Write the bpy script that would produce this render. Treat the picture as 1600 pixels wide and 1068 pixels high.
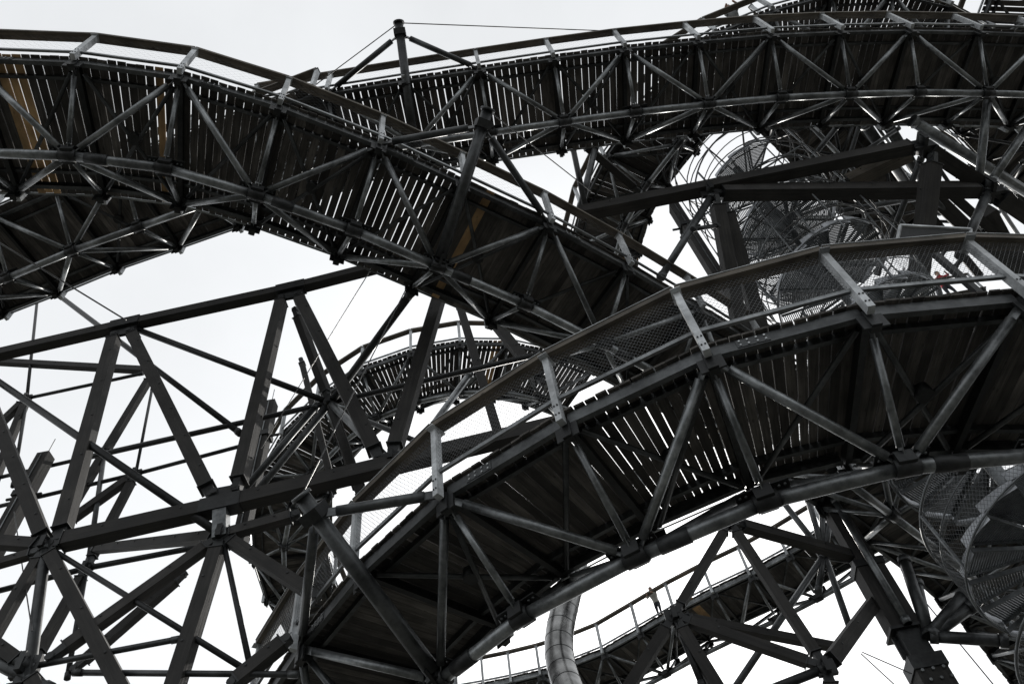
import bpy, math, random
from mathutils import Vector, Matrix
random.seed(7)
scn = bpy.context.scene
for o in list(bpy.data.objects): bpy.data.objects.remove(o, do_unlink=True)
COL = scn.collection
V = Vector
# ------------------------------------------------------------------ camera
EYE = V((0, 0, 1.6)); FPX = 1244.0; ZEN = (640.0, -330.0)      # focal length in photo pixels, vanishing point of the verticals
_u = V((ZEN[0]-800, -(ZEN[1]-534), -FPX)).normalized()
_v = V((0, 0, -1)); _f = (_v - _u*_v.dot(_u)).normalized(); _r = _f.cross(_u)
RC = Matrix((_r, _f, _u))                                       # camera -> world
cd = bpy.data.cameras.new('camera'); cam = bpy.data.objects.new('camera', cd); COL.objects.link(cam)
cd.sensor_width = 36; cd.lens = FPX/1600*36; cd.clip_start = .1; cd.clip_end = 5000
cam.matrix_world = Matrix.Translation(EYE) @ RC.to_4x4()
scn.camera = cam
# ------------------------------------------------------------------ sky, sun, exposure
SUN_EL, SUN_AZ = math.radians(38.6), math.radians(6.7)          # azimuth from +Y towards +X
w = bpy.data.worlds.new('World'); scn.world = w; w.use_nodes = True
nt = w.node_tree; nt.nodes.clear()
out = nt.nodes.new('ShaderNodeOutputWorld'); bg = nt.nodes.new('ShaderNodeBackground')
sky = nt.nodes.new('ShaderNodeTexSky'); sky.sky_type = 'NISHITA'; sky.sun_disc = False
sky.sun_elevation = SUN_EL; sky.sun_rotation = SUN_AZ
sky.air_density = 1.0; sky.dust_density = 6.0; sky.ozone_density = 1.0; sky.altitude = 1100
hs = nt.nodes.new('ShaderNodeHueSaturation'); hs.inputs['Saturation'].default_value = .16
bg.inputs['Strength'].default_value = .13
veil = nt.nodes.new('ShaderNodeMix'); veil.data_type = 'RGBA'; veil.inputs['Factor'].default_value = .62      # thin bright cloud over the whole sky
veil.inputs['B'].default_value = (8.9, 9.12, 9.3, 1)
gc = nt.nodes.new('ShaderNodeTexCoord'); cn = nt.nodes.new('ShaderNodeTexNoise'); cn.inputs['Scale'].default_value = 2.2; cn.inputs['Detail'].default_value = 7; cn.inputs['Roughness'].default_value = .55
cm = nt.nodes.new('ShaderNodeMapRange'); cm.inputs['From Min'].default_value = .3; cm.inputs['From Max'].default_value = .7; cm.inputs['To Min'].default_value = .9; cm.inputs['To Max'].default_value = 1.08
cs = nt.nodes.new('ShaderNodeVectorMath'); cs.operation = 'SCALE'; cs.inputs[0].default_value = (8.9, 9.12, 9.3)
nt.links.new(gc.outputs['Generated'], cn.inputs['Vector']); nt.links.new(cn.outputs[0], cm.inputs[0]); nt.links.new(cm.outputs[0], cs.inputs['Scale']); nt.links.new(cs.outputs[0], veil.inputs['B'])
nt.links.new(sky.outputs[0], hs.inputs['Color']); nt.links.new(hs.outputs[0], veil.inputs['A']); nt.links.new(veil.outputs['Result'], bg.inputs[0]); nt.links.new(bg.outputs[0], out.inputs[0])
sl = bpy.data.lights.new('sun', 'SUN'); sl.energy = 2.6; sl.angle = math.radians(.6); sl.color = (1, .96, .9)
so = bpy.data.objects.new('sun', sl); COL.objects.link(so)
sd = V((math.sin(SUN_AZ)*math.cos(SUN_EL), math.cos(SUN_AZ)*math.cos(SUN_EL), math.sin(SUN_EL)))
so.rotation_euler = sd.to_track_quat('Z', 'Y').to_euler(); so.location = (0, 0, 60)
vs = scn.view_settings; vs.view_transform = 'Standard'; vs.look = 'None'; vs.exposure = 0; vs.gamma = 1
scn.render.engine = 'CYCLES'; scn.cycles.max_bounces = 5; scn.render.resolution_x = 1024; scn.render.resolution_y = 683

# ------------------------------------------------------------------ pixel rays (photo is 1600 wide); heights are absolute
def ray(p): return (RC @ V((p[0]-800, -(p[1]-534), -FPX))).normalized()
def atz(p, z): d = ray(p); return EYE + d*((z-EYE.z)/d.z)
def aty(p, y): d = ray(p); return EYE + d*(y/d.y)
def atd(p, D): d = ray(p); return EYE + d*(D/math.hypot(d.x, d.y))
def proj(P): c = RC.transposed() @ (V(P)-EYE); return (800+FPX*c.x/-c.z, 534-FPX*c.y/-c.z)

# ------------------------------------------------------------------ materials
def mat(name, c1, c2, rough=.7, metal=0., scale=6., stretch=(1, 1, 1), bump=.15, vary=.25, spec=.5, detail=6., streak=0.):
    m = bpy.data.materials.new(name); m.use_nodes = True; n = m.node_tree; N = n.nodes; L = n.links
    b = N['Principled BSDF']; b.inputs['Roughness'].default_value = rough; b.inputs['Metallic'].default_value = metal
    b.inputs['Specular IOR Level'].default_value = spec
    tc = N.new('ShaderNodeTexCoord'); mp = N.new('ShaderNodeMapping'); mp.inputs['Scale'].default_value = stretch
    oi = N.new('ShaderNodeObjectInfo'); ad = N.new('ShaderNodeVectorMath'); ad.operation = 'MULTIPLY_ADD'
    cmb = N.new('ShaderNodeCombineXYZ'); L.new(oi.outputs['Random'], cmb.inputs[0]); L.new(oi.outputs['Random'], cmb.inputs[1])
    ad.inputs[1].default_value = (37, 19, 0); L.new(cmb.outputs[0], ad.inputs[0]); L.new(tc.outputs['Object'], ad.inputs[2])
    L.new(ad.outputs[0], mp.inputs['Vector'])
    nz = N.new('ShaderNodeTexNoise'); nz.inputs['Scale'].default_value = scale; nz.inputs['Detail'].default_value = detail; nz.inputs['Roughness'].default_value = .65
    L.new(mp.outputs[0], nz.inputs['Vector'])
    cr = N.new('ShaderNodeValToRGB'); cr.color_ramp.elements[0].position = .3; cr.color_ramp.elements[1].position = .7
    cr.color_ramp.elements[0].color = (*c1, 1); cr.color_ramp.elements[1].color = (*c2, 1); L.new(nz.outputs[0], cr.inputs[0])
    mr = N.new('ShaderNodeMapRange'); mr.inputs['To Min'].default_value = 1-vary; mr.inputs['To Max'].default_value = 1+vary
    L.new(oi.outputs['Random'], mr.inputs[0])
    mx = N.new('ShaderNodeVectorMath'); mx.operation = 'SCALE'; L.new(cr.outputs[0], mx.inputs[0]); L.new(mr.outputs[0], mx.inputs['Scale'])
    n2 = N.new('ShaderNodeTexNoise'); n2.inputs['Scale'].default_value = 1.7; n2.inputs['Detail'].default_value = 4; L.new(ad.outputs[0], n2.inputs['Vector'])
    w2 = N.new('ShaderNodeMapRange'); w2.inputs['From Min'].default_value = .35; w2.inputs['From Max'].default_value = .65; w2.inputs['To Min'].default_value = .62; w2.inputs['To Max'].default_value = 1.25
    L.new(n2.outputs[0], w2.inputs[0]); m4 = N.new('ShaderNodeVectorMath'); m4.operation = 'SCALE'; L.new(mx.outputs[0], m4.inputs[0]); L.new(w2.outputs[0], m4.inputs['Scale']); mx = m4
    if streak:
        vo = N.new('ShaderNodeTexVoronoi'); vo.inputs['Scale'].default_value = 3.2; m2 = N.new('ShaderNodeMapping'); m2.inputs['Scale'].default_value = (1, 2.2, 2.2)
        L.new(ad.outputs[0], m2.inputs['Vector']); L.new(m2.outputs[0], vo.inputs['Vector'])
        kr = N.new('ShaderNodeMapRange'); kr.inputs['From Min'].default_value = .06; kr.inputs['From Max'].default_value = .16; kr.inputs['To Min'].default_value = 1-streak; kr.inputs['To Max'].default_value = 1
        L.new(vo.outputs['Distance'], kr.inputs[0]); m3 = N.new('ShaderNodeVectorMath'); m3.operation = 'SCALE'; L.new(mx.outputs[0], m3.inputs[0]); L.new(kr.outputs[0], m3.inputs['Scale']); mx = m3
    L.new(mx.outputs[0], b.inputs['Base Color'])
    r2 = N.new('ShaderNodeMapRange'); r2.inputs['To Min'].default_value = max(.05, rough-.15); r2.inputs['To Max'].default_value = min(1, rough+.15)
    L.new(nz.outputs[0], r2.inputs[0]); L.new(r2.outputs[0], b.inputs['Roughness'])
    if bump:
        bp = N.new('ShaderNodeBump'); bp.inputs['Strength'].default_value = bump; bp.inputs['Distance'].default_value = .02
        L.new(nz.outputs[0], bp.inputs['Height']); L.new(bp.outputs[0], b.inputs['Normal'])
    return m
M = {}
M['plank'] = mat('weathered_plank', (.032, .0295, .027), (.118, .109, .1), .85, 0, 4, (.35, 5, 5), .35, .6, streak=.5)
M['new_plank'] = mat('fresh_larch_plank', (.36, .22, .10), (.5, .33, .17), .75, 0, 5, (.35, 4, 4), .2, .15, streak=.4)
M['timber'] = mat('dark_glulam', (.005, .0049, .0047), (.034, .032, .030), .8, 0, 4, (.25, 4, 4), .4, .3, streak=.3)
M['rail_timber'] = mat('handrail_timber', (.05, .043, .035), (.15, .132, .108), .8, 0, 4, (.35, 5, 5), .3, .2, streak=.75)
M['galv'] = mat('galvanised_tube', (.11, .118, .122), (.25, .262, .268), .4, .75, 9, (1, 1, 1), .06, .25)
M['post'] = mat('galvanised_post', (.3, .315, .325), (.5, .52, .535), .55, .3, 12, (1, 1, 1), .06, .15)
M['dark'] = mat('dark_steel', (.012, .013, .014), (.035, .037, .038), .5, .5, 10, (1, 1, 1), .1, .25)
M['beam'] = mat('edge_channel_steel', (.045, .048, .05), (.095, .1, .103), .45, .7, 8, (1, 1, 1), .08, .2)
M['wire'] = mat('wire_mesh_steel', (.09, .095, .1), (.16, .166, .172), .5, .6, 8, (1, 1, 1), 0, .1)
M['stair'] = mat('galvanised_stair', (.1, .108, .115), (.2, .212, .22), .5, .55, 9, (1, 1, 1), .05, .2)
M['band'] = mat('stair_band', (.38, .4, .43), (.52, .54, .57), .5, .3, 9, (1, 1, 1), .05, .1)
M['slide'] = mat('stainless_slide', (.15, .15, .148), (.34, .34, .335), .22, 1., 2.5, (1, 1, 1), .05, .1)
M['cable'] = mat('steel_cable', (.05, .05, .05), (.1, .1, .1), .5, .6, 30, (1, 1, 1), 0, .1)
M['skin'] = mat('skin', (.42, .26, .19), (.5, .32, .24), .6, 0, 8, (1, 1, 1), 0, .05)
M['white_cloth'] = mat('pale_shirt', (.5, .5, .47), (.62, .62, .58), .9, 0, 8, (1, 1, 1), .2, .05)
M['grey_cloth'] = mat('grey_jacket', (.16, .17, .17), (.25, .26, .26), .9, 0, 8, (1, 1, 1), .2, .05)
M['red_cloth'] = mat('red_jacket', (.5, .035, .05), (.62, .06, .08), .85, 0, 8, (1, 1, 1), .2, .05)
M['trousers'] = mat('dark_trousers', (.03, .035, .045), (.06, .065, .08), .9, 0, 8, (1, 1, 1), .2, .05)
M['hair'] = mat('dark_hair', (.02, .015, .012), (.05, .035, .025), .6, 0, 25, (1, 1, 1), .3, .05)
M['ground'] = mat('trodden_gravel_and_grass', (.062, .064, .056), (.14, .138, .124), .95, 0, .6, (1, 1, 1), .4, .0)

# ------------------------------------------------------------------ mesh helpers
WM = {}
class MB:
    def __init__(s): s.v = []; s.f = []; s.sm = []
    def add(s, vs, fs, sm=False):
        b = len(s.v); s.v += [tuple(x) for x in vs]
        for f in fs: s.f.append(tuple(b+i for i in f)); s.sm.append(sm)
    def hexa(s, q):                                    # 8 corners: 4 bottom ring, 4 top ring
        s.add(q, [(0, 3, 2, 1), (4, 5, 6, 7), (0, 1, 5, 4), (1, 2, 6, 5), (2, 3, 7, 6), (3, 0, 4, 7)])
    def beam(s, A, B, wd, ht, up=None, w2=None, h2=None):
        A, B = V(A), V(B); d = (B-A).normalized()
        sd_ = d.cross(up or V((0, 0, 1)))
        if sd_.length < .02: sd_ = d.cross(V((0, 1, 0)))
        sd_.normalize(); u = sd_.cross(d)
        w2 = wd if w2 is None else w2; h2 = ht if h2 is None else h2
        q = []
        for P, a, b in ((A, wd/2, ht/2), (B, w2/2, h2/2)):
            q += [P-sd_*a-u*b, P+sd_*a-u*b, P+sd_*a+u*b, P-sd_*a+u*b]
        s.add(q, [(0, 1, 2, 3), (7, 6, 5, 4), (0, 4, 5, 1), (1, 5, 6, 2), (2, 6, 7, 3), (3, 7, 4, 0)])
    def tube(s, A, B, r, n=10, r2=None, cap=True):
        A, B = V(A), V(B); d = (B-A).normalized(); a = d.orthogonal().normalized(); b = d.cross(a); r2 = r if r2 is None else r2
        q = [A+(a*math.cos(t)+b*math.sin(t))*r for t in [2*math.pi*i/n for i in range(n)]]
        q += [B+(a*math.cos(t)+b*math.sin(t))*r2 for t in [2*math.pi*i/n for i in range(n)]]
        k = len(s.v); s.add(q, [(i, (i+1) % n, n+(i+1) % n, n+i) for i in range(n)], True)
        if cap:
            s.f.append(tuple(k+i for i in reversed(range(n)))); s.sm.append(False)
            s.f.append(tuple(k+n+i for i in range(n))); s.sm.append(False)
    def path(s, pts, r, n=8, closed=False):
        pts = [V(p) for p in pts]; m = len(pts); ref = None; q = []
        for i, p in enumerate(pts):
            t = (pts[min(i+1, m-1)]-pts[max(i-1, 0)]).normalized()
            if ref is None: ref = t.orthogonal().normalized()
            ref = (ref-t*ref.dot(t)).normalized(); b = t.cross(ref)
            q += [p+(ref*math.cos(2*math.pi*k/n)+b*math.sin(2*math.pi*k/n))*r for k in range(n)]
        f = [(i*n+k, i*n+(k+1) % n, (i+1)*n+(k+1) % n, (i+1)*n+k) for i in range(m-1) for k in range(n)]
        s.add(q, f, True)
        s.add(q[:n], [tuple(reversed(range(n)))]); s.add(q[-n:], [tuple(range(n))])
    def build(s, name, m, parent=None, kind=None, axis=None):
        o = V((0, 0, 0))
        if s.v:
            o = V((sum(p[0] for p in s.v), sum(p[1] for p in s.v), sum(p[2] for p in s.v)))/len(s.v)
        rot = Matrix.Identity(3) if axis is None else V(axis).to_track_quat('X', 'Z').to_matrix()
        ri = rot.transposed()
        me = bpy.data.meshes.new(name); me.from_pydata([ri @ (V(p)-o) for p in s.v], [], s.f)
        me.polygons.foreach_set('use_smooth', s.sm); me.materials.append(M[m] if isinstance(m, str) else m)
        ob = bpy.data.objects.new(name, me); COL.objects.link(ob); mw = Matrix.Translation(o) @ rot.to_4x4(); WM[ob.name] = mw
        if parent is not None: ob.parent = parent; ob.matrix_parent_inverse = WM[parent.name].inverted()
        ob.matrix_basis = mw
        if kind: ob['kind'] = kind
        return ob
def thing(name, label, cat, loc, group=None):
    o = bpy.data.objects.new(name, None); COL.objects.link(o); o.location = loc; o.empty_display_size = .3
    o['label'] = label; o['category'] = cat; WM[o.name] = Matrix.Translation(V(loc))
    if group: o['group'] = group
    return o
def one(kind, name, m, parent, *a, **k):
    mb = MB(); getattr(mb, kind)(*a, **k); return mb.build(name, m, parent, axis=(V(a[1])-V(a[0])) if m in WOOD else None)
def bolts(parent, m, pts, ax, r=.014, h=.012):
    mb = MB()
    for p in pts: mb.tube(p, V(p)+V(ax)*h, r, 6)
    return mb.build('bolt_set', m, parent, 'stuff')
WOOD = ('plank', 'new_plank', 'timber', 'rail_timber')
def lerp(a, b, t): return a+(b-a)*t
def resample(pts, L):
    o = [pts[0].copy()]; need = L
    for a, b in zip(pts, pts[1:]):
        seg = (b-a).length; pos = 0
        while seg-pos >= need: pos += need; o.append(lerp(a, b, pos/seg)); need = L
        need -= seg-pos
    return o
def extend(pts, n0, n1):
    p = list(pts)
    for _ in range(n0):
        a, b, c = p[0], p[1], p[2]; p.insert(0, a+(a-b)+((a-b)-(b-c))*.6)
    for _ in range(n1):
        a, b, c = p[-1], p[-2], p[-3]; p.append(a+(a-b)+((a-b)-(b-c))*.6)
    return p

def wire_panel(mb, a, b, c, d, pitch, r):
    """diamond netting filling the quad a-b (bottom) d-c (top)"""
    Wd = (b-a).length; H = (d-a).length
    def pt(u, v_): return lerp(lerp(a, b, u/Wd), lerp(d, c, u/Wd), v_/H)
    k = .8
    for sg in (1, -1):
        t = -H*k
        while t < Wd+H*k:
            u0, v0, u1, v1 = t, 0., t+sg*H*k, H
            lo, hi = 0., 1.
            du = u1-u0
            for bound, s_ in ((0., 1), (Wd, -1)):
                f0 = (bound-u0)/du
                if (du > 0) == (s_ > 0): lo = max(lo, f0)
                else: hi = min(hi, f0)
            if hi-lo > .01:
                A = pt(u0+du*lo, H*lo); B = pt(u0+du*hi, H*hi); mb.tube(A, B, r, 3, cap=False)
            t += pitch

# ------------------------------------------------------------------ a walkway: planked deck on a three-chord tube truss
def walkway(label, nodes, sgn, width=2.9, drop=1.45, nplank=11, side=(1, 0), mesh=0, detail=1, newplanks=(), gap=(.02, .034), post_h=1.27,
            odd=0, missing=(), far_w=None, handrail=(.2, .09), low=.17, strut='galv', cap=False, chord=.5, tight=lambda i: False, jig=.003, edge='beam'):
    n = len(nodes); P = [V(p) for p in nodes]; N_ = []; T_ = []
    for i in range(n):
        t = P[min(i+1, n-1)]-P[max(i-1, 0)]; t.z = 0; t.normalize(); T_.append(t); N_.append(V((-t.y, t.x, 0))*sgn)
    F = [P[i]+N_[i]*width for i in range(n)]
    B = [P[i]+N_[i]*width*chord-V((0, 0, drop)) for i in range(n)]
    base = sum(P, V())/n; base.z = min(p.z for p in P)-drop
    W = thing('elevated_walkway', label, 'walkway', base, 'plank walkways of the tower')
    Z = V((0, 0, 1)); zd = .115
    # planks
    idx = 0
    for i in range(n-1):
        for k in range(nplank):
            idx += 1
            if idx in missing: continue
            g0 = (gap[0]+(gap[1]-gap[0])*random.random()**1.3)*(.12 if tight(i) else 1); g1 = g0*random.uniform(.5, 1.)
            t = (k+.5)/nplank; a = lerp(P[i], P[i+1], t); b = lerp(F[i], F[i+1], t)
            wa = ((P[i+1]-P[i]).length/nplank-g0)/2; wb = ((F[i+1]-F[i]).length/nplank-g1)/2
            ta = (P[i+1]-P[i]).normalized(); tb = (F[i+1]-F[i]).normalized(); d = (b-a).normalized()
            ex = .06+random.uniform(-.012, .012); ey = .1+random.uniform(-.012, .012)
            a2 = a-d*ex+ta*random.uniform(-.004, .004); b2 = b+d*ey+tb*random.uniform(-.004, .004)
            z0 = zd+random.uniform(-jig, jig); th = .038
            mb = MB()
            q = [a2-ta*wa, a2+ta*wa, b2+tb*wb, b2-tb*wb]
            lo = [x+Z*z0 for x in q]; hi = [x+Z*(z0+th) for x in q]
            if sgn < 0: lo.reverse(); hi.reverse()
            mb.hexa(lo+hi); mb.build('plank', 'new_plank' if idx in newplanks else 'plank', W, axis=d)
    for i in range(n-1):
        # edge channels (a web with two flanges) and inner stringers
        for E_, D_, s_ in ((P, N_, 1), (F, N_, -1)):
            a, b = E_[i], E_[i+1]; dn = D_[i]*s_; sh_ = D_[i]*(-.1 if s_ < 0 else 0); a = a+sh_; b = b+sh_; dv = (b-a).normalized()
            mb = MB(); mb.beam(a+dv*.05, b-dv*.05, .014, .2); 
            for zz in (.094, -.094): mb.beam(a+dv*.05+dn*.04+Z*zz, b-dv*.05+dn*.04+Z*zz, .08, .012)
            mb.build('edge_channel', edge, W)
            i0, i1 = D_[i]*s_*.36, D_[i+1]*s_*.36
            one('beam', 'stringer', 'beam', W, a+i0+Z*.05, b+i1+Z*.05, .07, .12)
        if detail > 1 and i % 2 == 1:                       # bolted splice on the outer channel
            a = lerp(P[i], P[i+1], .3); dv = (P[i+1]-P[i]).normalized(); o2 = -N_[i]*.012
            sp = one('beam', 'splice_plate', 'beam', W, a-dv*.22+o2, a+dv*.22+o2, .012, .15)
            bolts(sp, 'post', [a+dv*x+o2*1.5+Z*y for x in (-.17, -.06, .06, .17) for y in (-.04, .04)], -N_[i], .016, .014)
        # chord
        dv = (B[i+1]-B[i]).normalized()
        one('tube', 'bottom_chord', 'galv', W, B[i]+dv*.14, B[i+1]-dv*.14, .1, 12 if detail else 8)
        # struts
        for E_ in (P, F):
            for (a, b, r, nm) in ((E_[i], B[i], .055, 'strut'),) + (((E_[i], B[i+1], .07, 'diagonal'),) if (i+odd) % 2 == 0 else ((E_[i+1], B[i], .07, 'diagonal'),)):
                a = a-Z*.1; dv = (b-a).normalized(); mb = MB(); a1, b1 = a+dv*.3, b-dv*.26
                mb.tube(a1, b1, r, 10 if detail else 6)
                mb.beam(a+dv*.08, a1+dv*.05, .016, .13); mb.beam(b1-dv*.05, b-dv*.06, .016, .13)
                mb.build(nm, strut, W)
        # plan bracing under the planks
        c = (P[i]+P[i+1]+F[i]+F[i+1])*.25-Z*.1
        prs = ((P[i], F[i+1]), (P[i+1], F[i])) if (i+odd) % 2 else ((P[i+1], F[i]),)
        for j_, (a, b) in enumerate(prs):
            a1, b1 = a-Z*(.08+.1*j_), b-Z*(.08+.1*j_); dv = (b1-a1).normalized()
            one('tube', 'plan_brace', 'beam', W, a1+dv*.25, b1-dv*.25, .045, 8)
        if len(prs) > 1: one('tube', 'brace_node', 'dark', W, c-Z*.12, c+Z*.06, .13, 10)
    for i in range(n):
        # cross beam, node plates
        one('beam', 'cross_beam', 'dark', W, P[i]+N_[i]*.05-Z*.02, F[i]-N_[i]*.05-Z*.02, .1, .16)
        for E_ in (P, F): mb = MB(); mb.beam(E_[i]-Z*.24-T_[i]*.17, E_[i]-Z*.24+T_[i]*.17, .03, .26); mb.beam(E_[i]-Z*.36+N_[i]*.02, E_[i]-Z*.05+N_[i]*.02, .14, .14, up=T_[i]); mb.build('gusset', 'dark', W)
        mb = MB(); t = T_[i]; nn = N_[i]
        mb.tube(B[i]-t*.16, B[i]+t*.16, .125, 12); mb.beam(B[i]+Z*.13-t*.36, B[i]+Z*.13+t*.36, .3, .02); mb.beam(B[i]+Z*.05-t*.12, B[i]+Z*.05+t*.12, .34, .18)
        hub = mb.build('chord_node', 'dark', W)
        if detail > 1:
            pts = [B[i]+t*x+nn*y-Z*.125*0+Z*.118 for x in (-.3, -.22, .22, .3) for y in (-.08, .08)]
            bolts(hub, 'galv', pts, (0, 0, -1), .02, .02)
            if i < n-1 and i % 2 == 0:
                dv = (B[i+1]-B[i]).normalized(); mb = MB(); mb.tube(B[i]+dv*.34, B[i]+dv*.78, .118, 10); s_ = mb.build('chord_splice', 'dark', hub)
    # railings
    for E_, sg, on in ((P, -1, side[0]), (F, 1, side[1])):
        if not on: continue
        off = [N_[i]*sg*.14 for i in range(n)]; tops = []
        for i in range(n):
            b = E_[i]+off[i]-Z*.17; t = b+Z*(post_h+.17)
            mb = MB(); mb.beam(b, t, .1, .13, up=N_[i]); mb.beam(t-Z*.014, t-Z*.002, .15, .3 if cap else .2, up=N_[i])
            po = mb.build('rail_post', 'post', W)
            if detail > 1: bolts(po, 'dark', [b+Z*zz+N_[i]*(-sg)*0+T_[i]*x-N_[i]*(-sg)*.066 for zz in (.12, .3) for x in (-.025, .025)], N_[i]*sg)
            tops.append(t+Z*(handrail[1]/2+.004))
        for i in range(n-1):
            dv = (tops[i+1]-tops[i]).normalized()
            one('beam', 'handrail', 'rail_timber', W, tops[i]+dv*.003, tops[i+1]-dv*.003, handrail[0], handrail[1])
            if cap: o2 = N_[i]*sg*(handrail[0]/2-.01)+Z*(handrail[1]/2+.006); one('beam', 'rail_cap', 'post', W, tops[i]+dv*.01+o2, tops[i+1]-dv*.01+o2, .05, .012)
            a, b = E_[i]+off[i]-N_[i]*sg*.0+Z*low, E_[i+1]+off[i+1]+Z*low; dv = (b-a).normalized()
            one('beam', 'lower_rail', 'galv', W, a+dv*.06, b-dv*.06, .05, .07)
            if mesh and (sg < 0 or mesh > 1):
                mb = MB(); o_ = N_[i]*sg*.03
                wire_panel(mb, a+dv*.06+o_+Z*.03, b-dv*.06+o_+Z*.03, tops[i+1]-dv*.06+o_-Z*.05, tops[i]+dv*.06+o_-Z*.05, 0.07 if mesh > 1 else .15, .0025 if mesh > 1 else .0008)
                mb.build('wire_mesh', 'wire', W, 'stuff')
    return dict(P=P, F=F, B=B, N=N_, T=T_, W=W)

ZO = 1.6
def znodes(px, z, s=0.): return [atz(p, ZO+z*(1+s*i)) for i, p in enumerate(px)]

gb = MB(); S_ = 1500.; k_ = 24
gb.v = []; 
for j in range(k_+1):
    for i in range(k_+1): gb.v.append((-S_+2*S_*i/k_, -S_+2*S_*j/k_, 0))
gb.f = [(j*(k_+1)+i, j*(k_+1)+i+1, (j+1)*(k_+1)+i+1, (j+1)*(k_+1)+i) for j in range(k_) for i in range(k_)]; gb.sm = [False]*len(gb.f)
g = gb.build('ground', 'ground'); g['kind'] = 'structure'

# ---- the walkways (each thing is built where it stands)
n1 = extend(znodes([(564, 890), (695, 770), (882, 657), (1103, 552), (1350, 487), (1592, 465)], 8.4, -.004), 2, 2)
W1 = walkway(width=2.78, chord=.52, label='nearest plank walkway sweeping up from the bottom centre to the right edge, netted railing', nodes=n1, sgn=1, nplank=12, mesh=2, detail=2, side=(1, 1), odd=1, gap=(.008, .03), handrail=(.22, .1), low=.32, cap=True)
for k in range(3):                                            # thin conduits clipped under its far edge
    mb = MB(); mb.path([W1['F'][i]+V((0, 0, -.12-.05*k))-W1['N'][i]*(.05+.06*k) for i in range(0, 6)], .014, 5); mb.build('conduit', 'post', W1['W'])
n2 = extend(znodes([(120, 96), (283, 118), (437, 165), (592, 225), (722, 285), (857, 348), (979, 414)], 17.5, -.012), 2, 3)
W2 = walkway('dark walkway arching from the upper left corner down to the picture centre', n2, 1, nplank=11, mesh=1, detail=2, side=(1, 1), odd=1, newplanks=(14, 15, 16, 31, 70), gap=(.012, .036), tight=lambda i: i >= 6)
n3 = extend(znodes([(749, 108), (864, 91), (975, 76), (1089, 64), (1203, 54), (1311, 49), (1419, 47), (1526, 49)], 23.25, -.002), 3, 3)
W3 = walkway('high walkway running right from behind the mast along the top of the picture', n3, 1, width=2.75, nplank=10, mesh=1, detail=1, side=(1, 1), odd=1, gap=(.006, .036))
p5 = [(570, 1062), (510, 1036), (450, 990), (422, 948), (398, 884), (393, 812), (405, 744), (432, 690), (476, 641), (534, 592), (601.5, 560), (676, 541), (751, 532), (830, 541), (905, 566), (980, 605)]
n5 = resample([atz(p, ZO+21.2+6.0*min(1, i/12)) for i, p in enumerate(p5)], 2.05)
W5 = walkway('far ring walkway curling round behind the timber frame, seen in the middle', n5, 1, nplank=10, detail=0, side=(1, 1), odd=0, gap=(.012, .05), newplanks=(118, 119), tight=lambda i: i < len(n5)-9)
n6 = extend(znodes([(799, 1062), (844.6, 1051), (895, 1036), (943, 1017), (999.4, 985), (1055, 953), (1114, 923), (1172, 896), (1231, 864)], 20.4), 2, 2)
W6 = walkway('far lower walkway with a person at its railing behind the slide tube', n6, 1, nplank=10, detail=0, side=(1, 1), odd=1, gap=(.002, .008), newplanks=(74, 75), jig=.016, edge='galv')
n7 = extend(znodes([(8, 488), (93, 455), (185, 417), (280, 384), (374, 351)], 22.9, -.004), 2, 2)
W7 = walkway('dark walkway at the left edge below the arching one, its edge rising to the right', n7, -1, nplank=10, detail=1, side=(1, 1), odd=1, gap=(.004, .012))
n10 = resample(znodes([(1200, 735), (1252, 769), (1296, 806), (1370, 855), (1435, 907), (1507, 977), (1572, 1056), (1650, 1160)], 13.5), 2.1)
W10 = walkway('dark walkway curving behind the big column and the spiral stair, lower right', n10, -1, nplank=12, detail=0, side=(0, 1), gap=(.003, .01))
n8 = resample(znodes([(1060, 100), (1020, 145), (990, 185), (957, 228), (925, 282), (903, 335), (890, 400), (885, 480)], 29), 2.1)
W8 = walkway('short steep-looking walkway descending between the high walkway and the long beam', n8, -1, nplank=10, detail=0, side=(1, 0), gap=(.002, .02), newplanks=(43, 55))
n9 = resample(znodes([(1100, 120), (1186, 203), (1240, 256), (1290, 306), (1340, 358), (1375, 396)], 31), 2.1)
W9 = walkway('dark far walkway behind the spiral stair and the crossed beams, upper right', n9, -1, nplank=10, detail=0, side=(0, 1), gap=(.002, .008), strut='dark')
n12 = resample(znodes([(1410, 115), (1465, 175), (1515, 228), (1565, 280), (1625, 350), (1690, 440)], 31), 2.1)
W12 = walkway('dark far walkway at the right edge just below the high walkway', n12, -1, nplank=10, detail=0, side=(1, 0), gap=(.002, .01), strut='dark')
n11 = resample(znodes([(1585, -110), (1562, -40), (1545, 5), (1530, 45), (1500, 120)], 29), 2.1)
W11 = walkway('slatted walkway cutting the top right corner', n11, -1, nplank=10, detail=0, side=(1, 0), gap=(.02, .05))
n4 = znodes([(1025, 110), (1118, 52), (1205, 17), (1296, -8), (1390, -12), (1480, 10), (1545, 45), (1610, 100)], 27.0)
W4 = walkway('topmost walkway whose railing peeks over the high walkway', n4, 1, width=2.75, nplank=10, detail=0, side=(1, 0), gap=(.02, .05))

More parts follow.
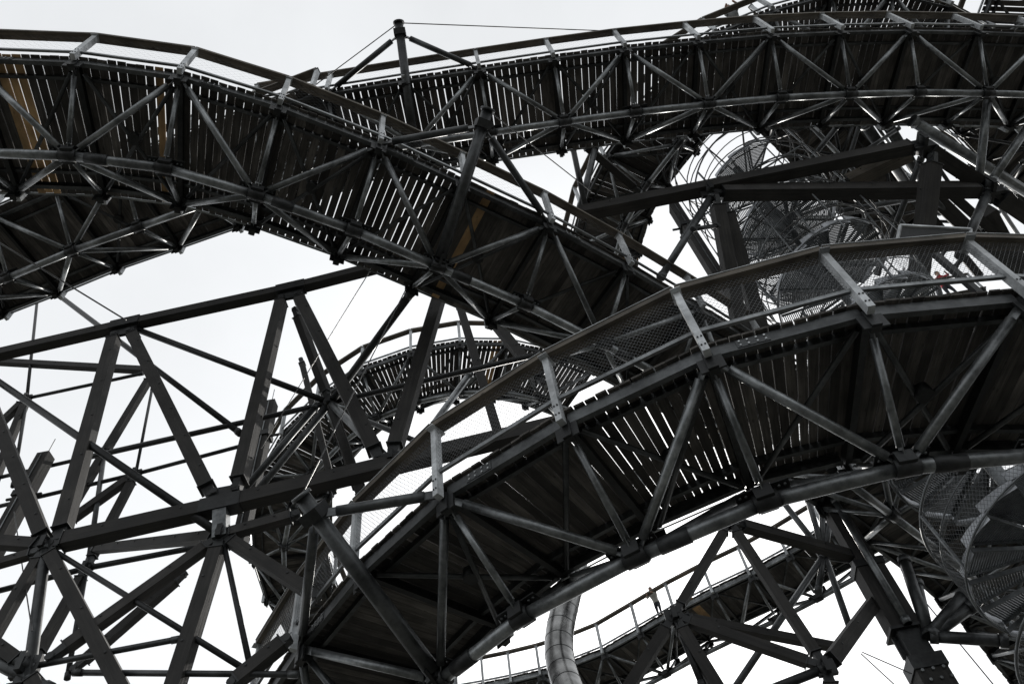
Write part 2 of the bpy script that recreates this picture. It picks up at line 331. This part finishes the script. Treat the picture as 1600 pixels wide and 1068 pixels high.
# ------------------------------------------------------------------ outrigger masts held by the walkways, with stay cables
def cable(label, A, B, r=.012, sag=0.):
    mb = MB(); pts = [lerp(V(A), V(B), t/8)-V((0, 0, 1))*sag*4*(t/8)*(1-t/8) for t in range(9)]; mb.path(pts, r, 5)
    o = mb.build('stay_cable', 'cable'); o['label'] = label; o['category'] = 'cable'; o['group'] = 'stay cables'; return o
def outrigger(label, base, tip, e1, e2, r=.13):
    T = thing('outrigger_mast', label, 'mast', base, 'outrigger masts')
    base, tip = V(base), V(tip); d = (tip-base).normalized()
    mb = MB(); mb.tube(base+d*.2, tip, r, 14, r*.95); mb.tube(tip-d*.02, tip+d*.03, r*1.25, 14); mb.build('mast_tube', 'beam', T)
    for e in (e1, e2):
        e = V(e); s = (e-tip+d*.35); q = tip-d*.35; dv = s.normalized(); mb = MB()
        mb.tube(q+dv*.32, e-dv*.3, r*.62, 12); mb.beam(q+dv*.05, q+dv*.36, .03, .16); mb.beam(e-dv*.36, e-dv*.05, .03, .16); mb.build('strut', 'beam', T)
    mb = MB(); mb.beam(base, base+d*.3, .06, .3); mb.beam(base-d*.02, base+d*.02, .34, .34); mb.build('foot_plate', 'dark', T)
    mb = MB(); mb.beam(tip-d*.42, tip-d*.24, r*2.6, r*2.6); mb.build('head_collar', 'dark', T)
    return T
tip2 = atz((762, 172), ZO+17.0); outrigger('thick tube mast leaning in front of the arching walkway with two struts', W2['B'][6], tip2, W2['P'][5]+V((0, 0, .0)), W2['P'][7])
tip3 = atz((623, 36), ZO+24.4); outrigger('mast standing against the sky at the left end of the high walkway', W3['B'][2], tip3, W3['P'][1], W3['P'][3])
tip1 = atz((471, 774), ZO+8.6); outrigger('close tube mast at bottom centre crossing the nearest walkway', W1['B'][2], tip1, W1['P'][1], W1['P'][3])
cable('thin cable from the mast head up over the high walkway to the right', tip3, atz((985, 50), ZO+25.0), .016)
cable('thin cable from the mast head slanting down left against the sky', tip3, atz((470, 150), ZO+23.), .016)
cable('thin cable from the thick tube mast down right to the long beam', tip2, atz((925, 300), ZO+19), .014)
cable('thin cable rising from the close mast at bottom centre to the arching walkway', tip1, atz((634, 452), ZO+15.5), .012)
cable('thin cable crossing the sky left of the tall V legs', atz((408, 700), ZO+16), atz((580, 420), ZO+17.), .012)
cable('pale cable from the left edge to the first hub of the timber frame', atz((-60, 343), ZO+20), atz((197, 500), ZO+18.4), .022)
cable('thin cable hanging at the lower left edge of the picture', atz((22, 799), ZO+13), atz((50, 985), ZO+9), .012)

# ------------------------------------------------------------------ timber and steel frames
def timber(T, A, B, wd=.34, ht=.38, shoe=(1, 1), m='timber', name='timber_beam'):
    k = TK.get(T.name, 1.); wd *= k; ht *= k
    A, B = V(A), V(B); L = (B-A).length; d = (B-A)/L; c = min(.36, L*.12)
    a = A+d*(c if shoe[0] else 0); b = B-d*(c if shoe[1] else 0)
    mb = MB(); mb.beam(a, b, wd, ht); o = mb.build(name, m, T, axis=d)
    for on, p, dv in ((shoe[0], a, -d), (shoe[1], b, d)):
        if not on: continue
        mb = MB(); mb.beam(p-dv*.0, p+dv*.025, wd+.035, ht+.035); mb.beam(p+dv*.025, p+dv*c*.95, .14, ht*.8, None, .12, ht*.6); 
        s = d.cross(V((0, 0, 1))); s = s.normalized() if s.length > .05 else V((1, 0, 0))
        q = p+dv*c*.72; mb.tube(q-s*.08, q+s*.08, .075, 10)
        mb.build('end_shoe', 'dark', o)
    n = max(2, int(L/1.3)); s = d.cross(V((0, 0, 1))); s = s.normalized() if s.length > .05 else V((1, 0, 0)); u = s.cross(d)
    mb = MB()
    for k in range(n):
        q = lerp(a, b, (k+.5)/n); mb.tube(q-s*(wd/2+.02)+u*ht*.2, q+s*(wd/2+.02)+u*ht*.2, .022, 6)
    mb.build('bolt_set', 'dark', o, 'stuff')
    return o
def rod(T, A, B, r=.07, name='steel_tube', m='dark'):
    A, B = V(A), V(B); d = (B-A).normalized(); mb = MB(); mb.tube(A, B, r, 9); 
    for p, dv in ((A, d), (B, -d)): mb.tube(p, p+dv*.16, r*1.2, 9)
    return mb.build(name, m, T)
def hub(T, P, s=.34, d=None):
    P = V(P); s *= .62; mb = MB(); mb.beam(P-V((s, 0, 0)), P+V((s, 0, 0)), .1, s*1.6); mb.beam(P-V((0, s, 0)), P+V((0, s, 0)), .1, s*1.5); mb.tube(P-V((0, s*.9, 0)), P+V((0, s*.9, 0)), s*.42, 12)
    return mb.build('steel_hub', 'dark', T)
TK = {}
def sleeve(T, p, d, wd, ht, sg=1):
    mb = MB(); u = V((0, 0, 1))*-sg; mb.beam(p-d*.4, p+d*.4, wd, ht); mb.beam(p+u*ht*.4, p+u*(ht*.4+.36), .7, .1, V((0, 1, 0)), .56, .08)
    for k in (-.2, .2): q = p+d*k+u*(ht*.4+.26); mb.tube(q-V((0, .1, 0)), q+V((0, .1, 0)), .075, 10)
    return mb.build('joint_sleeve', 'dark', T)
# left frame: front plane FY, back plane BY
FY, BY, MY = 10.6, 14.5, 12.5
TL = thing('support_tower', 'large timber and tube support frame filling the lower left', 'support frame', (-6, 11, 0))
TK[TL.name] = .74
f_ = lambda x, y: aty((x, y), FY)
b_ = lambda x, y: aty((x, y), BY)
m_ = lambda x, y: aty((x, y), MY)
a0, a1, a2, a3 = f_(-90, 574), f_(197, 508), f_(455, 452), f_(640, 405)
for A, B in ((a0, a1), (a1, a2), (a2, a3)): timber(TL, A, B, .34, .42, (0, 0))
for p in (a1, a2): sleeve(TL, p, (a3-a0).normalized(), .3, .36)
c, d, e = f_(72, 852), f_(346, 790), f_(612, 716); d2 = f_(347, 836)
for A, B, k in ((a1, c, -1), (a1, d, 1), (a2, d, -1), (a2, e, 1)): timber(TL, A+V((.2*k, 0, -.3)), B+V((-.24*k, 0, .28 if B is d else .02)), .36, .4)
sleeve(TL, d, (d-c).normalized(), .29, .35, -1)
timber(TL, f_(690, 452), e, .34, .4)
timber(TL, c, d, .36, .44, (1, 0)); timber(TL, d, f_(930, 650), .36, .44, (0, 0))
for p in (c, e): hub(TL, p, .28)
mb = MB(); mb.beam(d, d2-V((0, 0, .1)), .24, .26); mb.build('steel_neck', 'galv', TL); hub(TL, d2, .3)
# lower tier, running down past the picture towards the ground
def down(A, B):                                   # lengthen A->B to the ground
    A, B = V(A), V(B); dv = B-A; return A+dv*((A.z-.0)/(A.z-B.z))
TK[TL.name] = .56
timber(TL, c, down(c, f_(190, 1075)), .4, .44); timber(TL, d2, down(d2, f_(272, 1075)), .42, .46)
timber(TL, c, down(c, f_(-5, 985)), .3, .34); rod(TL, c, down(c, f_(47, 1039)), .1, m='beam')
timber(TL, d2, f_(71, 1034), .32, .36); timber(TL, b_(292, 892), b_(110, 1050), .34, .38)
rod(TL, d2, f_(392, 1046), .05); timber(TL, d2, f_(468, 803), .32, .36); timber(TL, d2, f_(500, 935), .34, .38)
timber(TL, f_(452, 996), f_(360, 1070), .36, .4); timber(TL, b_(145, 858), d2, .34, .36)
q = f_(42, 1042); hub(TL, q, .36); rod(TL, q, f_(283, 997), .052, m='beam'); rod(TL, f_(115, 1050), f_(466, 1053), .05, m='beam')
timber(TL, q, f_(-70, 960), .36, .4); rod(TL, q, f_(-40, 1000), .1, m='beam'); rod(TL, f_(80, 1078), f_(-40, 1018), .1, m='beam'); timber(TL, q, down(q, f_(-20, 1180)), .4, .4); timber(TL, q, down(q, f_(110, 1180)), .4, .4)
timber(TL, f_(-60, 843), c, .34, .44); timber(TL, f_(-55, 895), f_(60, 862), .28, .3)
TK[TL.name] = .68
# slender tubes of the front
k5 = m_(516, 629); hub(TL, k5, .32)
rod(TL, a1, k5, .085); rod(TL, k5, m_(120, 718), .075); rod(TL, k5, m_(870, 546), .075); rod(TL, k5, aty((610, 722), FY+.4), .1, m='galv')
rod(TL, k5, m_(395, 775), .085, m='beam'); rod(TL, k5-V((.35, 0, 0)), m_(375, 772), .085, m='beam')
rod(TL, k5, W2['F'][6]-V((0, 0, .3)), .1); rod(TL, k5, m_(560, 760), .13, m='timber')
timber(TL, a2+V((0, .4, -.3)), k5, .3, .34); timber(TL, k5, m_(570, 790), .28, .32)
timber(TL, b_(716, 470), b_(782, 690), .34, .38); timber(TL, b_(745, 470), b_(850, 600), .4, .44)
rod(TL, b_(735, 583), b_(625, 735), .1, m='galv'); rod(TL, b_(560, 652), b_(690, 705), .08)
rod(TL, f_(-40, 570), d2, .085); rod(TL, m_(94, 463), m_(376, 677), .085); rod(TL, c, f_(388, 1048), .052)
# back plane
h1, h2, h3, h4 = b_(42, 622), b_(163, 708), b_(212, 740), b_(135, 887)
for p in (h1, h2, h3, h4): hub(TL, p, .26)
timber(TL, b_(-40, 563), b_(224, 578), .3, .34, (0, 0)); rod(TL, h1, b_(224, 583), .06); rod(TL, b_(58, 470), h1, .055); rod(TL, h1, b_(20, 760), .055)
timber(TL, h1, b_(-45, 705), .3, .32); timber(TL, h1, b_(-20, 780), .3, .3)
timber(TL, f_(-30, 590), c, .36, .4)
timber(TL, b_(80, 845), b_(238, 584), .28, .32); timber(TL, h3, b_(100, 820), .3, .34); timber(TL, h3, h4, .26, .3)
rod(TL, h2, b_(138, 880), .07, m='beam'); rod(TL, b_(238, 605), h3, .045); rod(TL, h3, b_(400, 690), .06); rod(TL, h3, b_(-20, 795), .06)
rod(TL, h2, b_(-20, 750), .06)
rod(TL, h4, b_(330, 850), .075); rod(TL, h4, b_(-20, 927), .075); timber(TL, h4, b_(52, 1035), .3, .32); rod(TL, h4, b_(105, 1060), .06)
timber(TL, b_(392, 700), b_(358, 790), .28, .3, (0, 1)); timber(TL, b_(470, 560), b_(523, 770), .24, .26)

# loose upright masts behind the frame
def pile(label, x, y, D, L, s=.3):
    P = atd((x, y), D); T = thing('timber_pile', label, 'pile', (P.x, P.y, P.z-L), 'timber piles with bare tops')
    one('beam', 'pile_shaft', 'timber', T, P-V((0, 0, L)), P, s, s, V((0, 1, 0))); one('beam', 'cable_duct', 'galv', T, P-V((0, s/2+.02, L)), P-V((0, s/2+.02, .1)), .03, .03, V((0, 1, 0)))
    mb = MB(); mb.beam(P-V((0, 0, 1.75)), P-V((0, 0, 1.55)), s+.1, s+.1, V((0, 1, 0))); mb.beam(P-V((.5, 0, 1.65)), P-V((-.5, 0, 1.65)), .06, .06); mb.build('clamp_band', 'dark', T)
    one('tube', 'lightning_rod', 'cable', T, P, P+V((0, 0, .75)), .012, 6)
pile('bare-topped timber pile beside the far ring walkway', 424, 630, 17.5, 6.0, .34)
pile('bare-topped timber pile at the left edge, far lower left', 72, 712, 20, 9, .36)
pile('bare-topped timber pile under the long beam, centre right', 1053, 324, 15.5, 8.5, .36)

# right frame: beams under the high walkway
TR = thing('support_tower', 'support frame of long crossed beams under the high walkway, upper right', 'support frame', (11, 11, 0))
TK[TR.name] = .8
z_ = lambda x, y, z=20.4: atz((x, y), ZO+z)
R = z_(1440, 226); J = z_(1104, 294); E1 = z_(1545, 296, 19.6)
timber(TR, z_(905, 334), J, .42, .5, (0, 0)); timber(TR, J, R, .42, .5, (0, 1))
timber(TR, J+V((0, 0, -.3)), E1, .46, .55); hub(TR, J-V((0, 0, .3)), .42); hub(TR, R, .5); hub(TR, E1, .55)
timber(TR, R, E1+V((0, 0, .3)), .55, .75); timber(TR, E1, z_(1690, 395, 19.6), .6, .85)
rod(TR, z_(1425, 188, 21.4), z_(1640, 322, 20.6), .16, 'steel_rail_beam', 'galv')
timber(TR, z_(1310, 292, 22), z_(1436, 232, 22), .5, .5, m='rail_timber')
for p, q_ in (((1118, 305), (1172, 600)), ((1132, 318), (1215, 605))): timber(TR, z_(*p, 19.8), z_(*q_, 15.5), .42, .46)
rod(TR, J-V((0, 0, .5)), z_(1032, 434, 17), .1, m='beam'); rod(TR, z_(1082, 358, 17.6), z_(1122, 352, 18.5), .06)
rod(TR, J-V((.0, 0, .4)), z_(1066, 372, 18.5), .06, m='beam')
timber(TR, R-V((0, 0, .6)), z_(1425, 520, 16.5), .5, .5)
rod(TR, z_(1545, 140, 22), E1+V((0, 0, .5)), .12, m='galv'); rod(TR, z_(1625, 170, 22), E1+V((.3, 0, .4)), .12, m='galv')
rod(TR, E1, z_(1500, 400, 17.5), .13, m='beam')
for A, B, r_, zz in (((1262, 440), (1345, 190), .08, 25), ((1225, 300), (1310, 195), .1, 26), ((1330, 250), (1405, 200), .07, 25), 
                     ((1370, 430), (1440, 245), .1, 22), ((1310, 330), (1445, 308), .1, 24), ((1450, 300), (1540, 395), .09, 24), ((1462, 255), (1560, 400), .07, 25), ((1490, 420), (1560, 330), .09, 24),
                     ((1455, 345), (1550, 350), .06, 25), ((1470, 400), (1600, 250), .07, 26), ((1500, 230), (1600, 380), .08, 25), ((1450, 205), (1590, 300), .07, 25), ((1350, 192), (1425, 300), .2, 27), ((1385, 192), (1470, 330), .2, 27), ((1365, 190), (1400, 240), .06, 26),
                     ((1385, 470), (1440, 400), .12, 24)):
    rod(TR, z_(*A, zz), z_(*B, zz+1), r_, m='beam')
for A, B, wd in (((1452, 300), (1575, 420), .62), ((1478, 296), (1600, 405), .4), ((1448, 330), (1530, 430), .34), ((1540, 330), (1600, 440), .7)): timber(TR, z_(*A, 24.5), z_(*B, 24), wd, wd, (0, 0))
timber(TR, z_(905, 220, 25), z_(1000, 300, 25), .3, .34); rod(TR, z_(895, 230, 24), z_(918, 340, 21), .09); rod(TR, z_(930, 230, 25), z_(905, 335, 22), .11, m='beam'); 
# landing hood on the far side of the nearest walkway
LH = thing('stair_hood', 'dark tilted steel hood with a pale rim above the right end of the nearest railing', 'hood', z_(1455, 400, 13.5))
q0, q1, q2, q3 = z_(1398, 392, 14.0), z_(1407, 352, 14.6), z_(1517, 358, 14.6), z_(1512, 392, 14.0)
mb = MB(); nrm = V((0, .0, .05)); mb.hexa([q0, q1, q2, q3]+[p+nrm for p in (q0, q1, q2, q3)]); mb.build('hood_panel', 'dark', LH)
for A, B in ((q0, q1), (q1, q2), (q2, q3)): one('beam', 'hood_rim', 'post', LH, A, B, .05, .06)
one('beam', 'hood_post', 'dark', LH, lerp(q0, q3, .5), lerp(q0, q3, .5)-V((0, 0, 3)), .12, .12)

# lower right frame
TB = thing('support_tower', 'trussed timber frame behind the nearest walkway, lower right against white sky', 'support frame', (5, 14, 0))
TK[TB.name] = .62; SY = 14.5; s_ = lambda x, y, Y=SY: aty((x, y), Y)
s1, s2, s4 = s_(1140, 815), s_(1053, 962), s_(1290, 1043)
for p in (s1, s2, s4): hub(TB, p, .3)
timber(TB, s1, s2, .26, .3); timber(TB, s2, down(s2, s_(975, 1085)), .32, .34); timber(TB, s1, s4, .3, .32)
timber(TB, s1, s_(1345, 872, 16.5), .36, .4); timber(TB, s2, s4, .3, .32); timber(TB, s2, s_(1325, 1014, 17.5), .28, .3)
timber(TB, s2, down(s2, s_(1122, 1075)), .36, .38); rod(TB, s2, s_(1100, 1075), .07)
timber(TB, s4, s_(1392, 905, 17.5), .42, .46); timber(TB, s4, down(s4, s_(1330, 1190)), .4, .4)
k6 = s_(1288, 866, 19); hub(TB, k6, .3)
for p in ((1128, 1104), (1278, 925), (1332, 992), (1216, 774), (1262, 778), (1300, 790), (1283, 770)): rod(TB, k6, s_(*p, 19), .09, m='beam')
rod(TB, s4, s_(1165, 1092), .09)
# big glulam column
C0 = atz((1306, 803), ZO+13.2); CD = math.hypot(C0.x, C0.y)
BC = thing('glulam_column', 'massive dark glulam column with a bolted steel bracket, lower right', 'column', (C0.x, C0.y, 0))
Zc = lambda x, y: atd((x, y), CD).z
zb0, zb1 = Zc(1425, 985), Zc(1445, 1030)
C = lambda z, dx=0, dy=0: V((C0.x+dx, C0.y+dy, z))
vup = V((0, 1, 0))
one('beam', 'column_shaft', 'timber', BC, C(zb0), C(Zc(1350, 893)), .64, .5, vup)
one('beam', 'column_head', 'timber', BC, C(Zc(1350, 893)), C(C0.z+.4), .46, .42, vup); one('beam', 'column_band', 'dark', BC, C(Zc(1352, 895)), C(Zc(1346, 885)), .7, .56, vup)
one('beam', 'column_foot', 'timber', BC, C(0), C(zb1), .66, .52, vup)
mb = MB(); mb.beam(C(zb1-.3), C(zb1), .74, .6, vup); mb.beam(C(zb1), C(zb0), .48, .44, vup); mb.beam(C(zb0-.02), C(zb0+.05), .76, .62, vup); mb.beam(C(zb1+.1), C(zb0-.05), .7, .05, vup)
br = mb.build('steel_bracket', 'dark', BC)
bolts(br, 'galv', [C(zb1-.35-.22*i, (-.22, .0, .22)[j]+(.06 if i % 2 else 0), -.27) for i in range(3) for j in range(3)], (0, -1, 0), .035, .04)
o_ = V((0, -.36, 0))
rod(BC, C(zb0)+o_, C(C0.z+.2)+o_, .085, m='galv')
bk = C((zb0+zb1)/2, .3, -.3)
for p, zz, r_ in (((1412, 872), None, .13), ((1433, 908), None, .11), ((1510, 925), None, .15), ((1520, 945), None, .13), ((1575, 1001), None, .13)):
    rod(BC, bk, atd(p, CD+.3), r_, m='beam')
cable('thin cable slanting past the steel bracket in the lower right', atd((1428, 918), 20), atd((1570, 1090), 20), .016)
cable('upper of two thin cables leaving the lower right timber frame', s_(1347, 1018), s_(1425, 1052), .012)
cable('lower of two thin cables leaving the lower right timber frame', s_(1345, 1020), s_(1410, 1080), .012)

# ------------------------------------------------------------------ spiral staircase in its cage
SD = 16.0; ax = atd((1160, 275), SD); AX, AY = ax.x, ax.y; SR = 1.85; ZTOP = ax.z+.6
ST = thing('spiral_staircase', 'grey steel spiral staircase in a round netted cage on the right', 'staircase', (AX, AY, 0))
one('tube', 'centre_pole', 'stair', ST, (AX, AY, 0), (AX, AY, ZTOP), .15, 16)
RISE, NT = .19, 16; step = 2*math.pi/NT
def cyl(r, a, z): return V((AX+r*math.cos(a), AY+r*math.sin(a), z))
mb = MB(); h = step*1.08
def loc(r, a, z): return V((r*math.cos(a), r*math.sin(a), z))
for a in (-h/2, h/2): mb.beam(loc(.14, a, 0), loc(SR-.06, a, 0), .02, .09)
for k in range(30):
    r = .25+k*(SR-.35)/29; mb.beam(loc(r, -h/2, .01), loc(r, h/2, .01), .027, .03)
tread_me = None
n_tr = int((ZTOP-4.6)/RISE)
tm = bpy.data.meshes.new('tread'); tm.from_pydata([tuple(p) for p in mb.v], [], mb.f); tm.materials.append(M['stair'])
mb2 = MB(); q = []
for k in range(4):
    a = -h/2+h*k/3
    q += [loc(SR-.05, a, -.1), loc(SR-.05, a, .1), loc(SR-.04, a, .1), loc(SR-.04, a, -.1)]
mb2.add(q, [(4*k+j, 4*k+(j+1) % 4, 4*k+4+(j+1) % 4, 4*k+4+j) for k in range(3) for j in range(4)])
bm_ = bpy.data.meshes.new('outer_band'); bm_.from_pydata([tuple(p) for p in mb2.v], [], mb2.f); bm_.materials.append(M['band'])
A0 = 0.4
for i in range(n_tr):
    a = A0+i*step; z = 3+i*RISE
    t = bpy.data.objects.new('tread', tm); COL.objects.link(t); t.parent = ST; t.location = (0, 0, z); t.rotation_euler = (0, 0, a)
    b = bpy.data.objects.new('outer_band', bm_); COL.objects.link(b); b.parent = t
    if i % 3 == 0: one('beam', 'baluster', 'stair', ST, cyl(SR, a, z-.1), cyl(SR+.12, a, z+1.25), .05, .05, V((math.cos(a), math.sin(a), 0)))
sub = 3
def helix(r, dz, i0, i1): return [cyl(r, A0+i*step/sub, 3+i*RISE/sub+dz) for i in range(i0*sub, i1*sub+1)]
for tt in range(0, n_tr, NT):
    e_ = min(tt+NT, n_tr)
    for r, dz, rr in ((SR+.12, 1.25, .03), (SR+.06, .65, .018), (SR, -.1, .022)):
        mb = MB(); mb.path(helix(r, dz, tt, e_), rr, 6); mb.build('cage_rail', 'stair', ST)
    if tt < NT*5:
        mb = MB()
        for i in range(tt, e_):
            for k in range(2):
                i0, i1 = i+k/2, i+(k+1)/2
                p = [cyl(SR+o2, A0+ii*step, 3+ii*RISE+dz) for ii, dz, o2 in ((i0, -.08, 0), (i1, -.08, 0), (i1, 1.2, .12), (i0, 1.2, .12))]
                wire_panel(mb, *p, .09, .005)
        mb.build('cage_netting', 'wire', ST, 'stuff')
# light hoop cage above
for k in range(13):
    z = ZTOP-9+k*.88; r = 2.25-.18*(k % 2)
    mb = MB(); mb.path([cyl(r, 2*math.pi*i/32, z+.8*i/32) for i in range(33)], .022, 5); mb.build('cage_hoop', 'cable', ST)
for k in range(10):
    a = k*2*math.pi/10+.2; one('beam', 'cage_stay', 'stair', ST, cyl(.2, a, ZTOP-2+.12*k), cyl(2.25, a, ZTOP-2.0+.12*k), .05, .05); one('beam', 'cage_upright', 'stair', ST, cyl(2.25, a, ZTOP-9), cyl(2.25, a, ZTOP+1.6), .03, .03, V((math.cos(a), math.sin(a), 0)))

# ------------------------------------------------------------------ slide tube
SL = thing('slide_tube', 'shiny steel slide tube dropping behind the nearest walkway, bottom centre', 'slide', atd((880, 1000), 22)-V((0, 0, 6)))
pts = [atd((x, y), D) for x, y, D in ((903, 850, 22.4), (896, 890, 22.4), (888, 925, 22.4), (880, 958, 22.4), (874, 990, 22.3), (874, 1022, 22.1), (881, 1055, 21.8), (895, 1092, 21.4), (918, 1140, 20.9), (950, 1200, 20.3))]
fine = []
for i in range(len(pts)-1):
    p0, p1, p2, p3 = pts[max(i-1, 0)], pts[i], pts[i+1], pts[min(i+2, len(pts)-1)]
    for k in range(6):
        t = k/6; fine.append(.5*((2*p1)+(p2-p0)*t+(2*p0-5*p1+4*p2-p3)*t*t+(3*p1-p0-3*p2+p3)*t**3))
fine = resample(fine, .22)
for i in range(0, len(fine)-3, 3):
    mb = MB(); mb.path(fine[i:i+4], .45, 24); mb.build('tube_section', 'slide', SL)
    dv = (fine[i+1]-fine[i]).normalized(); mb = MB(); mb.tube(fine[i]-dv*.008, fine[i]+dv*.008, .458, 24); mb.build('seam_flange', 'beam', SL)

# ------------------------------------------------------------------ people
def person(label, loc, face, shirt, lean=.25, arms=.75, scale=1.):
    """figure leaning on a rail; face = heading in radians (0 looks to +X)"""
    J = dict(pel=(0, 0, .95), wai=(.03, 0, 1.1), che=(.1+lean*.3, 0, 1.32), nec=(.14+lean*.45, 0, 1.48), hea=(.18+lean*.5, 0, 1.62), top=(.2+lean*.52, 0, 1.72))
    R_ = dict(pel=.15, wai=.14, che=.16, nec=.06, hea=.095, top=.06)
    ed = [('pel', 'wai'), ('wai', 'che'), ('che', 'nec'), ('nec', 'hea'), ('hea', 'top')]
    for s, y in (('l', 1), ('r', -1)):
        J.update({'hip'+s: (0, .1*y, .9), 'kne'+s: (.05*y, .11*y, .5), 'ank'+s: (-.02+.05*y, .11*y, .09), 'toe'+s: (.16+.05*y, .13*y, .03)})
        R_.update({'hip'+s: .1, 'kne'+s: .065, 'ank'+s: .045, 'toe'+s: .035})
        sh = J['che']; J.update({'sho'+s: (sh[0]+.02, .19*y, 1.4), 'elb'+s: (sh[0]+.2, .27*y, 1.18), 'wri'+s: (sh[0]+.36, .16*y, 1.24), 'han'+s: (sh[0]+.45, .1*y, 1.23)})
        R_.update({'sho'+s: .07, 'elb'+s: .048, 'wri'+s: .035, 'han'+s: .04})
        ed += [('pel', 'hip'+s), ('hip'+s, 'kne'+s), ('kne'+s, 'ank'+s), ('ank'+s, 'toe'+s), ('che', 'sho'+s), ('sho'+s, 'elb'+s), ('elb'+s, 'wri'+s), ('wri'+s, 'han'+s)]
    ks = list(J); me = bpy.data.meshes.new('b'); me.from_pydata([J[k] for k in ks], [(ks.index(a), ks.index(b)) for a, b in ed], [])
    ob = bpy.data.objects.new('b', me); COL.objects.link(ob)
    sk = ob.modifiers.new('s', 'SKIN'); sk.use_smooth_shade = True
    for i, k in enumerate(ks):
        v = me.skin_vertices[0].data[i]; v.radius = (R_[k], R_[k]); v.use_root = (k == 'pel')
    ob.modifiers.new('u', 'SUBSURF').levels = 2
    dg = bpy.context.evaluated_depsgraph_get(); bm2 = bpy.data.meshes.new_from_object(ob.evaluated_get(dg))
    bpy.data.objects.remove(ob, do_unlink=True)
    T = thing('person', label, 'person', loc); T.rotation_euler = (0, 0, face); T.scale = (scale,)*3
    bm2.materials.clear()
    for k in (shirt, 'trousers', 'skin'): bm2.materials.append(M[k])
    hx = J['hea'][0]
    for p in bm2.polygons:
        z = p.center.z; p.use_smooth = True
        p.material_index = 1 if z < .95 and p.center.x < hx+.05 else 2 if (z > 1.49 or p.center.x > J['wril'][0]-.02) else 0
    bo = bpy.data.objects.new('body', bm2); COL.objects.link(bo); bo.parent = T
    hm = MB(); n = 10
    for j in range(6):
        ph = math.radians(-15+j*21)
        for i in range(n): hm.v.append((hx-.02+.108*math.cos(ph)*math.cos(2*math.pi*i/n), .1*math.cos(ph)*math.sin(2*math.pi*i/n), 1.665+.1*math.sin(ph)))
    hm.f = [(j*n+i, j*n+(i+1) % n, (j+1)*n+(i+1) % n, (j+1)*n+i) for j in range(5) for i in range(n)]+[tuple(50+i for i in range(n))]; hm.sm = [True]*len(hm.f)
    me = bpy.data.meshes.new('hair'); me.from_pydata(hm.v, [], hm.f); me.polygons.foreach_set('use_smooth', hm.sm); me.materials.append(M['hair'])
    ho = bpy.data.objects.new('hair', me); COL.objects.link(ho); ho.parent = T
    return T
deck = .165
i6 = 6; p6 = lerp(W6['P'][i6], W6['P'][i6+1], .55)+W6['N'][i6]*.28+V((0, 0, deck))
person('person in a pale shirt leaning on the far lower walkway railing', p6, math.atan2(-W6['N'][i6].y, -W6['N'][i6].x), 'white_cloth', scale=.88)
p4 = lerp(W4['P'][1], W4['P'][2], .55)+W4['N'][1]*.3+V((0, 0, deck))
person('person in grey on the topmost walkway, head just above the railing', p4, math.atan2(-W4['N'][1].y, -W4['N'][1].x), 'grey_cloth', .35)
pc = z_(1500, 466, 27)
PF = thing('viewing_platform', 'small far platform carrying the person in red, right of centre', 'platform', pc)
for k in range(7): one('beam', 'plank', 'plank', PF, pc+V((-.9+.3*k, -.4, -.03)), pc+V((-.9+.3*k, 1.4, -.03)), .28, .05)
for x in (-.9, .9): one('beam', 'joist', 'dark', PF, pc+V((x, -.4, -.14)), pc+V((x, 1.4, -.14)), .1, .14); one('beam', 'platform_leg', 'timber', PF, pc+V((x, 1.2, -.2)), V((pc.x+x, pc.y+1.2, 0)), .2, .2, vup); one('beam', 'rail_post', 'post', PF, pc+V((x, -.38, 0)), pc+V((x, -.38, 1.1)), .07, .07, vup)
one('beam', 'handrail', 'rail_timber', PF, pc+V((-.95, -.38, 1.13)), pc+V((.95, -.38, 1.13)), .1, .06)
person('small distant person in a red jacket seen through the nearest railing, right', pc+V((-.1, -.05, 0)), -math.pi/2-.2, 'red_cloth')
